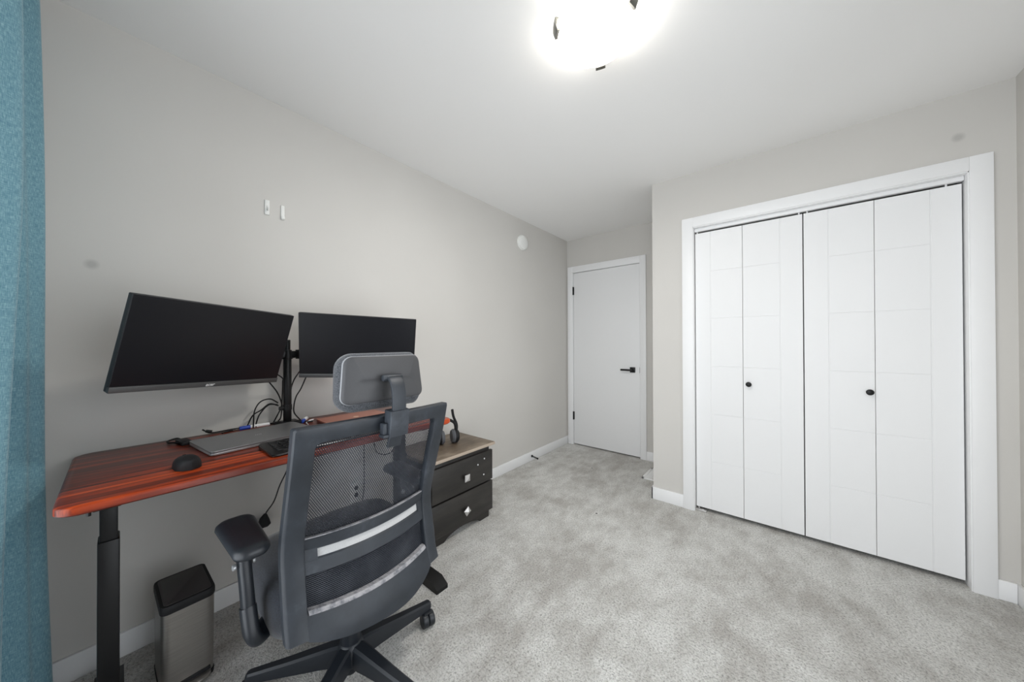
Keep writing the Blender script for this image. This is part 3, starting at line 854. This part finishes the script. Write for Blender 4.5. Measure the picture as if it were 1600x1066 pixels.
# ------------------------------------------------------------------ nightstand
NY0, NY1 = 1.142, 1.698
ns = thing('nightstand', 'worn black two-drawer nightstand beside the desk', 'nightstand', (0.0, 0.0, 0))
def nsp(name, fn, mat=m_nsbody, parent=ns, **k):
    bm = new_bm(); fn(bm); return finish(name, bm, mat, parent, **k)
nsp('carcass', lambda b: box(b, 0.020, 0.402, NY0 + 0.03, NY1 - 0.045, 0.055, 0.492, 0.002))
nsp('top_panel', lambda b: box(b, 0.016, 0.414, NY0, NY1, 0.492, 0.512, 0.002), m_nstop)['label'] = 'scuffed brown top'
nsp('front_edge', lambda b: box(b, 0.4135, 0.420, NY0, NY1, 0.493, 0.5115, 0.002), m_nsedge)['label'] = 'bare pale front edge'
for z0, z1, tw in ((0.262, 0.466, 0.0), (0.052, 0.252, 0.55)):
    dr_ = nsp('drawer', lambda b: box(b, 0.400, 0.422, NY0 + 0.012, NY1 - 0.030, z0, z1, 0.003))
    zc = (0.349 if z0 > 0.2 else 0.139); yk = 1.413
    k = nsp('knob', lambda b: cyl(b, (0.421, yk, zc), (0.440, yk, zc), 0.006, 0.008, n=14), m_black, dr_)
    bm = new_bm()
    s = 0.021; vs = []
    def rk(a, c_): return (0.440, yk + a * math.cos(tw) - c_ * math.sin(tw), zc + a * math.sin(tw) + c_ * math.cos(tw))
    sq = [(-s, -s), (s, -s), (s, s), (-s, s)]
    ra = [rk(a, c_) for a, c_ in sq]
    rb_ = [(x + 0.004, y, z) for x, y, z in ra]
    rc = [(0.456, yk + (y - yk) * 0.02, zc + (z - zc) * 0.02) for x, y, z in ra]
    loft(bm, [ra, rb_, rc]); finish('knob', bm, m_silver, dr_, angle=10)['label'] = 'silver pyramid knob'
    if z0 > 0.2:
        for y, z in ((1.586, 0.422), (1.525, 0.397), (1.580, 0.316)):
            bm = new_bm(); cyl(bm, (0.4215, y, z), (0.4245, y, z), 0.0052, n=14, bev=0.001); finish('white_stud', bm, m_wh, dr_)
def apron(b):
    ya, yb_ = NY0 + 0.03, NY1 - 0.050
    pts = [(ya, 0.0), (ya, 0.056), (yb_, 0.056), (yb_, 0.0), (yb_ - 0.085, 0.0)]
    for i in range(1, 12):
        s = i / 12; pts.append((yb_ - 0.085 - (yb_ - ya - 0.17) * s, 0.038 * math.sin(PI * s) ** 0.6))
    pts.append((ya + 0.085, 0.0))
    prism(b, pts, 'x', 0.386, 0.404)
nsp('apron', apron)
nsp('side_foot', lambda b: box(b, 0.022, 0.388, NY0 + 0.032, NY0 + 0.052, 0, 0.058))
nsp('side_foot', lambda b: box(b, 0.022, 0.388, NY1 - 0.070, NY1 - 0.050, 0, 0.058))

# headset standing on the nightstand
t = thing('headset', 'black and grey headset propped on the nightstand at the desk end', 'headset', (0.195, 1.455, 0.512), 1.15)
bm = new_bm()
pts = [(-0.052, 0.0, 0.050), (-0.064, 0.0, 0.092), (-0.050, 0.0, 0.140), (0.0, 0.0, 0.164), (0.048, 0.0, 0.138), (0.060, 0.0, 0.092), (0.050, 0.0, 0.050)]
sweep(bm, catmull(pts, 8), rrect(0.018, 0.036, 0.006), up=(0, 1, 0)); finish('headband', bm, m_blackm, t)
for sx, dy in ((-1, 0), (1, 0)):
    bm = new_bm(); c = Vector((sx * 0.052, dy, 0.048))
    lathe(bm, [(0.0001, sx * 0.026), (0.036, sx * 0.024), (0.047, sx * 0.012), (0.047, sx * -0.004), (0.0001, sx * -0.006)], c, 'x', 28); cup = finish('ear_cup', bm, m_blackm, t)
    bm = new_bm(); lathe(bm, [(0.0001, sx * -0.004), (0.046, sx * -0.004), (0.048, sx * -0.014), (0.040, sx * -0.026), (0.0001, sx * -0.026)], c, 'x', 28); finish('ear_pad', bm, m_pad, cup)['label'] = 'grey ear pad'
bm = new_bm(); sweep(bm, catmull([(0.062, 0.006, 0.06), (0.066, 0.004, 0.12), (0.040, -0.006, 0.185), (0.030, -0.010, 0.235)], 8), circ(0.009, 10), scales=None); finish('microphone_arm', bm, m_blackm, t)

# ------------------------------------------------------------------ office chair (local frame: +x = back of the chair)
CXc, CYc = 0.775, 0.545
ch = thing('office_chair', 'dark grey mesh-back office chair with headrest at the desk', 'chair', (CXc, CYc, 0))
def cp(name, bm, mat, parent=ch, label=None, **k):
    o = finish(name, bm, mat, parent, **k)
    if label: o['label'] = label
    return o
PROF = [(0.27, 0.195), (0.33, 0.182), (0.37, 0.172), (0.42, 0.152), (0.51, 0.135), (0.60, 0.120), (0.66, 0.131), (0.72, 0.150), (0.80, 0.175), (0.88, 0.201), (0.94, 0.217), (1.00, 0.231)]
def prof(z):
    if z <= PROF[0][0]: return PROF[0][1]
    for (a, sa), (b, sb) in zip(PROF, PROF[1:]):
        if z <= b:
            s = (z - a) / (b - a); return sa + (sb - sa) * s
    return PROF[-1][1]
def back(t_, z):
    b = 0.018 + 0.022 * min(1, max(0, (0.95 - z) / 0.4))
    return prof(z) + b * (1 - (t_ / 0.255) ** 2)
# frame: posts and top bar, inverted U
st = []   # (outer(t,z), inner(t,z))
zb = 0.378
for i in range(16):
    z = zb + (0.975 - zb) * i / 15
    st.append(((-0.255, z), (-0.200, min(z, 0.915))))
for i in range(1, 7):
    a = PI - i * PI / 2 / 6
    st.append(((-0.247 + 0.008 * math.cos(a), 0.977 + 0.008 * math.sin(a)), (-0.180 + 0.020 * math.cos(a), 0.915 + 0.020 * math.sin(a))))
for i in range(1, 12):
    t_ = -0.245 + 0.49 * i / 12; ti = -0.180 + 0.36 * i / 12
    st.append(((t_, 0.985), (ti, 0.935)))
full = st + [((-o[0], o[1]), (-n_[0], n_[1])) for o, n_ in reversed(st[:22])]
bm = new_bm(); rings = []
for o, n_ in full:
    ring = []
    for a, b in ((0.0, 0.15), (0.0, 0.80), (0.07, 0.95), (0.16, 1.0), (0.86, 1.0), (0.96, 0.93), (1.0, 0.80), (1.0, 0.15), (0.9, 0.0), (0.1, 0.0)):
        t_ = o[0] + (n_[0] - o[0]) * a; z = o[1] + (n_[1] - o[1]) * a
        ring.append((back(t_, z) - 0.036 * (1 - b), t_, z))
    rings.append(ring)
loft(bm, rings); cp('back_frame', bm, m_chair, angle=28)
# lower rim between the posts
def rim_top(t_): return 0.440 - 0.012 * (1 - (t_ / 0.2) ** 2)
def rim_bot(t_):
    a = min(1.0, abs(t_) / 0.205)
    return 0.324 - 0.11 * t_ * (1 - a * a) + 0.050 * a ** 3.0
NT = 26
bm = new_bm(); rings = []
for i in range(NT + 1):
    t_ = -0.206 + 0.412 * i / NT
    zt, zl = rim_top(t_), rim_bot(t_)
    S_ = lambda z: back(t_, max(z, 0.36)) + 0.006 * (1 - (t_ / 0.21) ** 2)
    ring = [(S_(zt) - 0.034, t_, zt), (S_(zt) - 0.012, t_, zt), (S_(zt) - 0.003, t_, zt - 0.006)]
    for k in range(1, 5):
        z = zt - 0.006 + (zl + 0.006 - zt) * k / 4; ring.append((S_(z) - 0.002, t_, z))
    ring += [(S_(zl) - 0.012, t_, zl), (S_(zl) - 0.040, t_, zl + 0.004)]
    rings.append(ring)
loft(bm, rings); cp('lower_rim', bm, m_chair, angle=30)
bm = new_bm(); rings = []
for i in range(NT + 1):
    t_ = -0.198 + 0.396 * i / NT; zt = rim_top(t_)
    s_ = back(t_, zt) + 0.006 * (1 - (t_ / 0.21) ** 2)
    rings.append([(s_ - 0.028, t_, zt + 0.0012), (s_ - 0.028, t_, zt - 0.004), (s_ - 0.003, t_, zt - 0.010), (s_ - 0.0015, t_, zt - 0.006), (s_ - 0.010, t_, zt + 0.0022)])
loft(bm, rings); cp('worn_edge', bm, m_worn, label='worn pale edge')
# mesh panel
def meshpanel(z0f, z1f, nz):
    bm = new_bm(); uvl = bm.loops.layers.uv.new('UVMap'); g = []
    for j in range(nz + 1):
        r_ = []
        for i in range(31):
            t_ = -0.208 + 0.416 * i / 30
            z0, z1 = z0f(t_), z1f(t_); z = z0 + (z1 - z0) * j / nz
            r_.append(bm.verts.new((back(t_, z) - 0.026, t_, z)))
        g.append(r_)
    for j in range(nz):
        for i in range(30):
            f = bm.faces.new((g[j][i], g[j][i + 1], g[j + 1][i + 1], g[j + 1][i]))
            for lp in f.loops: lp[uvl].uv = (lp.vert.co.y + 1.0, lp.vert.co.z)
    return bm
cp('mesh_panel', meshpanel(lambda t_: rim_top(t_) - 0.02, lambda t_: 0.968, 24), m_mesh, angle=180, label='see-through black woven mesh')
# lumbar bar with a slot
def lz(t_, e): return e - 0.010 * (1 - (t_ / 0.21) ** 2)
def strip(t0, t1, zlo, zhi, d0, d1, n=24):
    bm = new_bm(); rings = []
    for i in range(n + 1):
        t_ = t0 + (t1 - t0) * i / n; a, b = lz(t_, zlo), lz(t_, zhi)
        s = lambda z: back(t_, z) - 0.006
        e = min(0.004, (b - a) * 0.2)
        rings.append([(s(a) - d1, t_, a + 0.001), (s(a) - d0 - e, t_, a), (s(a) - d0, t_, a + e), (s(b) - d0, t_, b - e), (s(b) - d0 - e, t_, b), (s(b) - d1, t_, b - 0.001)])
    loft(bm, rings); return bm
def join(*bms):
    out = bms[0]
    for b in bms[1:]:
        me = bpy.data.meshes.new('j'); b.to_mesh(me); b.free(); out.from_mesh(me); bpy.data.meshes.remove(me)
    return out
lum = join(strip(-0.204, 0.204, 0.601, 0.640, 0.0, 0.016), strip(-0.204, 0.204, 0.534, 0.578, 0.0, 0.016), strip(-0.204, -0.168, 0.570, 0.610, 0.0, 0.016, 6), strip(0.178, 0.204, 0.570, 0.610, 0.0, 0.016, 6))
lo = cp('lumbar_bar', lum, m_chair, angle=30)
cp('slot_strip', strip(-0.176, 0.184, 0.570, 0.610, 0.006, 0.013), m_slot, lo, label='pale grey strip inside the slot')
cp('worn_ridge', strip(-0.200, 0.200, 0.6385, 0.6425, 0.001, 0.013), m_worn, lo, label='worn pale top ridge')
# seat
bm = new_bm(); rings = []
for sc_in, z in ((0.060, 0.324), (0.026, 0.330), (0.006, 0.350), (0.0, 0.385), (0.0, 0.438), (0.008, 0.468), (0.028, 0.484), (0.07, 0.492), (0.14, 0.494)):
    rings.append([(-0.095 + u, v, z - 0.010 * max(0, (-u - 0.12) / 0.12) ** 2 * (z > 0.42)) for u, v in rrect(0.48 - 2 * sc_in, 0.535 - 2 * sc_in, max(0.02, 0.125 - sc_in), 8)])
loft(bm, rings); cp('seat', bm, m_seat, angle=60)
bm = new_bm(); box(bm, -0.10, 0.13, -0.085, 0.085, 0.325, 0.378, 0.012, 3)
box(bm, 0.08, 0.19, -0.05, 0.05, 0.330, 0.365, 0.01, 2); cp('tilt_mechanism', bm, m_chair_dk)
bm = new_bm(); sweep(bm, catmull([(0.02, 0.08, 0.338), (0.05, 0.17, 0.330), (0.06, 0.21, 0.322)], 5), rrect(0.018, 0.008, 0.003)); cp('height_lever', bm, m_chair_dk)
# arms
for sy, AT, AS in ((-1, 0.312, 0.0), (1, 0.258, -0.05)):
    bm = new_bm(); rings = []
    for ins, z in ((0.018, 0.628), (0.004, 0.633), (0.0, 0.642), (0.002, 0.652), (0.010, 0.659), (0.024, 0.662)):
        ring = []
        for u, v in rrect(0.262 - 2 * ins, 0.092 - 2 * ins, 0.036 - min(ins, 0.02), 8):
            wv = 1.0 + 0.10 * (-u / 0.13)
            ring.append((-0.018 + AS + u, sy * AT + v * wv, z))
        rings.append(ring)
    loft(bm, rings); cp('armrest_pad', bm, m_chair_dk, angle=50)
    bm = new_bm()
    pts = [(-0.020 + AS, sy * AT, 0.632), (-0.010 + AS, sy * AT, 0.58), (0.004, sy * (AT + 0.306) / 2, 0.51), (0.014, sy * 0.306, 0.44)]
    sweep(bm, catmull(pts, 5), rrect(0.030, 0.052, 0.012, 4), up=(1, 0, 0)); post = cp('arm_post', bm, m_chair_dk, angle=50)
    bm = new_bm()
    for dy in (-0.019, 0.017):
        cyl(bm, (AS, sy * AT + dy, 0.572), (AS, sy * AT + dy + (-0.009 if dy < 0 else 0.009), 0.572), 0.0085, n=18, bev=0.002)
    cp('adjust_button', bm, m_button, post, label='silver push button')
    bm = new_bm()
    pts = [(0.012, sy * 0.307, 0.452), (0.030, sy * 0.305, 0.405), (0.034, sy * 0.300, 0.376), (0.016, sy * 0.280, 0.358), (-0.03, sy * 0.22, 0.358), (-0.06, sy * 0.10, 0.360)]
    n_ = len(catmull(pts, 6))
    sweep(bm, catmull(pts, 6), rrect(0.036, 0.056, 0.014, 4), up=(1, 0, 0)); cp('arm_bracket', bm, m_chair_dk, angle=50)
# headrest
def hr(t_, z, d=0.0):   # shell surface, wings curve forward (towards -x)
    return 0.232 - 0.10 * (z - 1.095) - 1.6 * t_ * t_ - d
HT = 0.014
def hring(hw, z0, z1, r, d, nseg=7, flare=0.0):
    zc = (z0 + z1) / 2; out = []
    for u, v in rrect(2 * hw, z1 - z0, r, nseg):
        uu = u * (1 + flare * (-(v) / (z1 - z0)))
        out.append((hr(uu, zc + v, d), uu + HT, zc + v))
    return out
bm = new_bm()
def dense(ring, n=3):
    out = []
    for a, b in zip(ring, ring[1:] + ring[:1]):
        a, b = Vector(a), Vector(b)
        for i in range(n):
            p = a.lerp(b, i / n); out.append((hr(p.y, p.z, 0) if False else p.x, p.y, p.z))
    return out
def hface(hw, z0, z1, r, d, flare):
    ring = hring(hw, z0, z1, r, d, 7, flare); return ring
def hsolid(spec, flare, nx=24):
    """stack of rounded outlines filled with strips so the faces follow the curve"""
    bm = new_bm()
    rings = [hface(hw, z0, z1, r, d, flare) for hw, z0, z1, r, d in spec]
    # collapse both ends towards the middle line so that the cap follows the curve
    def fill(ring, d):
        zc = sum(p[2] for p in ring) / len(ring)
        res = []
        for f in (0.85, 0.6, 0.3, 0.02):
            g = 0.3 * f + 0.7
            res.append([(hr((p[1] - HT) * g, zc + (p[2] - zc) * f, d), HT + (p[1] - HT) * g, zc + (p[2] - zc) * f) for p in ring])
        return res
    a = fill(rings[0], spec[0][4])[::-1]; b = fill(rings[-1], spec[-1][4])
    loft(bm, a + rings + b, cap0=True, cap1=True)
    return bm
cp('headrest_shell', hsolid([(0.128, 1.034, 1.163, 0.020, 0.012), (0.136, 1.026, 1.170, 0.024, 0.007), (0.134, 1.028, 1.168, 0.023, 0.002), (0.130, 1.033, 1.163, 0.020, 0.0)], 0.10), m_shell, angle=40)
cp('headrest_rim', hsolid([(0.134, 1.027, 1.169, 0.024, 0.016), (0.1375, 1.0245, 1.1715, 0.025, 0.013), (0.1375, 1.0245, 1.1715, 0.025, 0.009), (0.136, 1.026, 1.170, 0.024, 0.0072)], 0.10), m_rim, label='edge strip with its highlight painted pale', angle=40)
cp('headrest_cushion', hsolid([(0.112, 1.020, 1.150, 0.04, 0.074), (0.138, 1.006, 1.172, 0.045, 0.060), (0.146, 0.998, 1.180, 0.048, 0.042), (0.144, 1.000, 1.180, 0.044, 0.026), (0.136, 1.012, 1.173, 0.034, 0.014)], 0.06), m_foam, angle=60)
TS = 0.012
bm = new_bm(); cyl(bm, (0.246, TS - 0.033, 1.102), (0.246, TS + 0.033, 1.102), 0.0105, n=20, bev=0.003); box(bm, 0.224, 0.246, TS - 0.026, TS + 0.026, 1.092, 1.112, 0.004); cp('headrest_pivot', bm, m_chair)
bm = new_bm()
pts = catmull([(0.248, TS, 1.104), (0.266, TS, 1.096), (0.281, TS, 1.070), (0.286, TS, 1.030), (0.282, TS, 0.98), (0.268, TS, 0.93), (0.252, TS, 0.885)], 8)
sweep(bm, pts, rrect(0.046, 0.010, 0.003, 3), up=(1, 0, 0)); cp('headrest_stem', bm, m_chair, angle=40)
bm = new_bm()
sweep(bm, [(0.2755, TS, 1.004), (0.2725, TS, 0.965), (0.266, TS, 0.925)], rrect(0.064, 0.040, 0.004, 3), up=(1, 0, 0)); cp('stem_sleeve', bm, m_chair, angle=40)
bm = new_bm(); box(bm, 0.250, 0.276, TS - 0.046, TS - 0.030, 0.926, 0.966, 0.004); box(bm, 0.252, 0.284, TS - 0.050, TS - 0.028, 0.922, 0.933, 0.003); cp('lock_tab', bm, m_chair)
# gas column, hub, five legs with casters
bm = new_bm(); gx, gy = 0.002, -0.010; cyl(bm, (gx, gy, 0.10), (gx, gy, 0.335), 0.030, n=28); cyl(bm, (gx, gy, 0.135), (gx, gy, 0.335), 0.034, n=28, bev=0.002); cyl(bm, (gx, gy, 0.030), (gx, gy, 0.10), 0.024, n=24, bev=0.006)
cp('gas_column', bm, m_chair_dk)
bm = new_bm(); lathe(bm, [(0.0001, 0.066), (0.040, 0.066), (0.046, 0.075), (0.046, 0.118), (0.042, 0.134), (0.034, 0.142), (0.0001, 0.142)], (0.002, -0.010, 0), n=32); cp('base_hub', bm, m_chair_dk)
A0 = math.radians(87)
BX, BY = 0.002, -0.010
for k in range(5):
    a = A0 + k * 2 * PI / 5
    ca, sa = math.cos(a), math.sin(a)
    bm = new_bm(); rings = []
    for r_, hw, zt, zl in ((0.030, 0.024, 0.138, 0.072), (0.060, 0.025, 0.136, 0.070), (0.10, 0.0235, 0.128, 0.070), (0.20, 0.0200, 0.109, 0.066), (0.295, 0.0170, 0.094, 0.062), (0.322, 0.0160, 0.090, 0.062), (0.330, 0.012, 0.086, 0.064)):
        pts = [(-hw, zl), (hw, zl), (hw * 1.05, (zl + zt) / 2), (hw * 0.95, zt - 0.006), (hw * 0.62, zt), (-hw * 0.62, zt), (-hw * 0.95, zt - 0.006), (-hw * 1.05, (zl + zt) / 2)]
        rings.append([(BX + r_ * ca - w_ * sa, BY + r_ * sa + w_ * ca, z) for w_, z in pts])
    loft(bm, rings); leg = cp('base_leg', bm, m_chair_dk, angle=25)
    cx_, cy_ = BX + 0.312 * ca, BY + 0.312 * sa
    sw = a + 0  # caster swivel
    sw = (-0.236, 2.9, 3.4, 4.3, 0.5)[k]
    u = Vector((math.cos(sw), math.sin(sw), 0)); v = Vector((-math.sin(sw), math.cos(sw), 0))
    c = Vector((cx_, cy_, 0)) + u * 0.016
    bm = new_bm()
    cyl(bm, (cx_, cy_, 0.045), (cx_, cy_, 0.072), 0.007, n=14)
    for s in (-1, 1):
        cyl(bm, c + v * (s * 0.001) + Vector((0, 0, 0.0285)), c + v * (s * 0.025) + Vector((0, 0, 0.0285)), 0.0285, n=26, bev=0.004)
    ringsH = []
    for i in range(9):
        b = PI * (0.02 + 0.62 * i / 8)
        ringsH.append([c + u * (-math.cos(b) * rr_) + Vector((0, 0, 0.0285 + math.sin(b) * rr_)) + v * s for rr_, s in ((0.0290, -0.020), (0.0325, -0.016), (0.0325, 0.016), (0.0290, 0.020))])
    loft(bm, ringsH)
    cp('caster', bm, m_chair_dk, leg, angle=40)
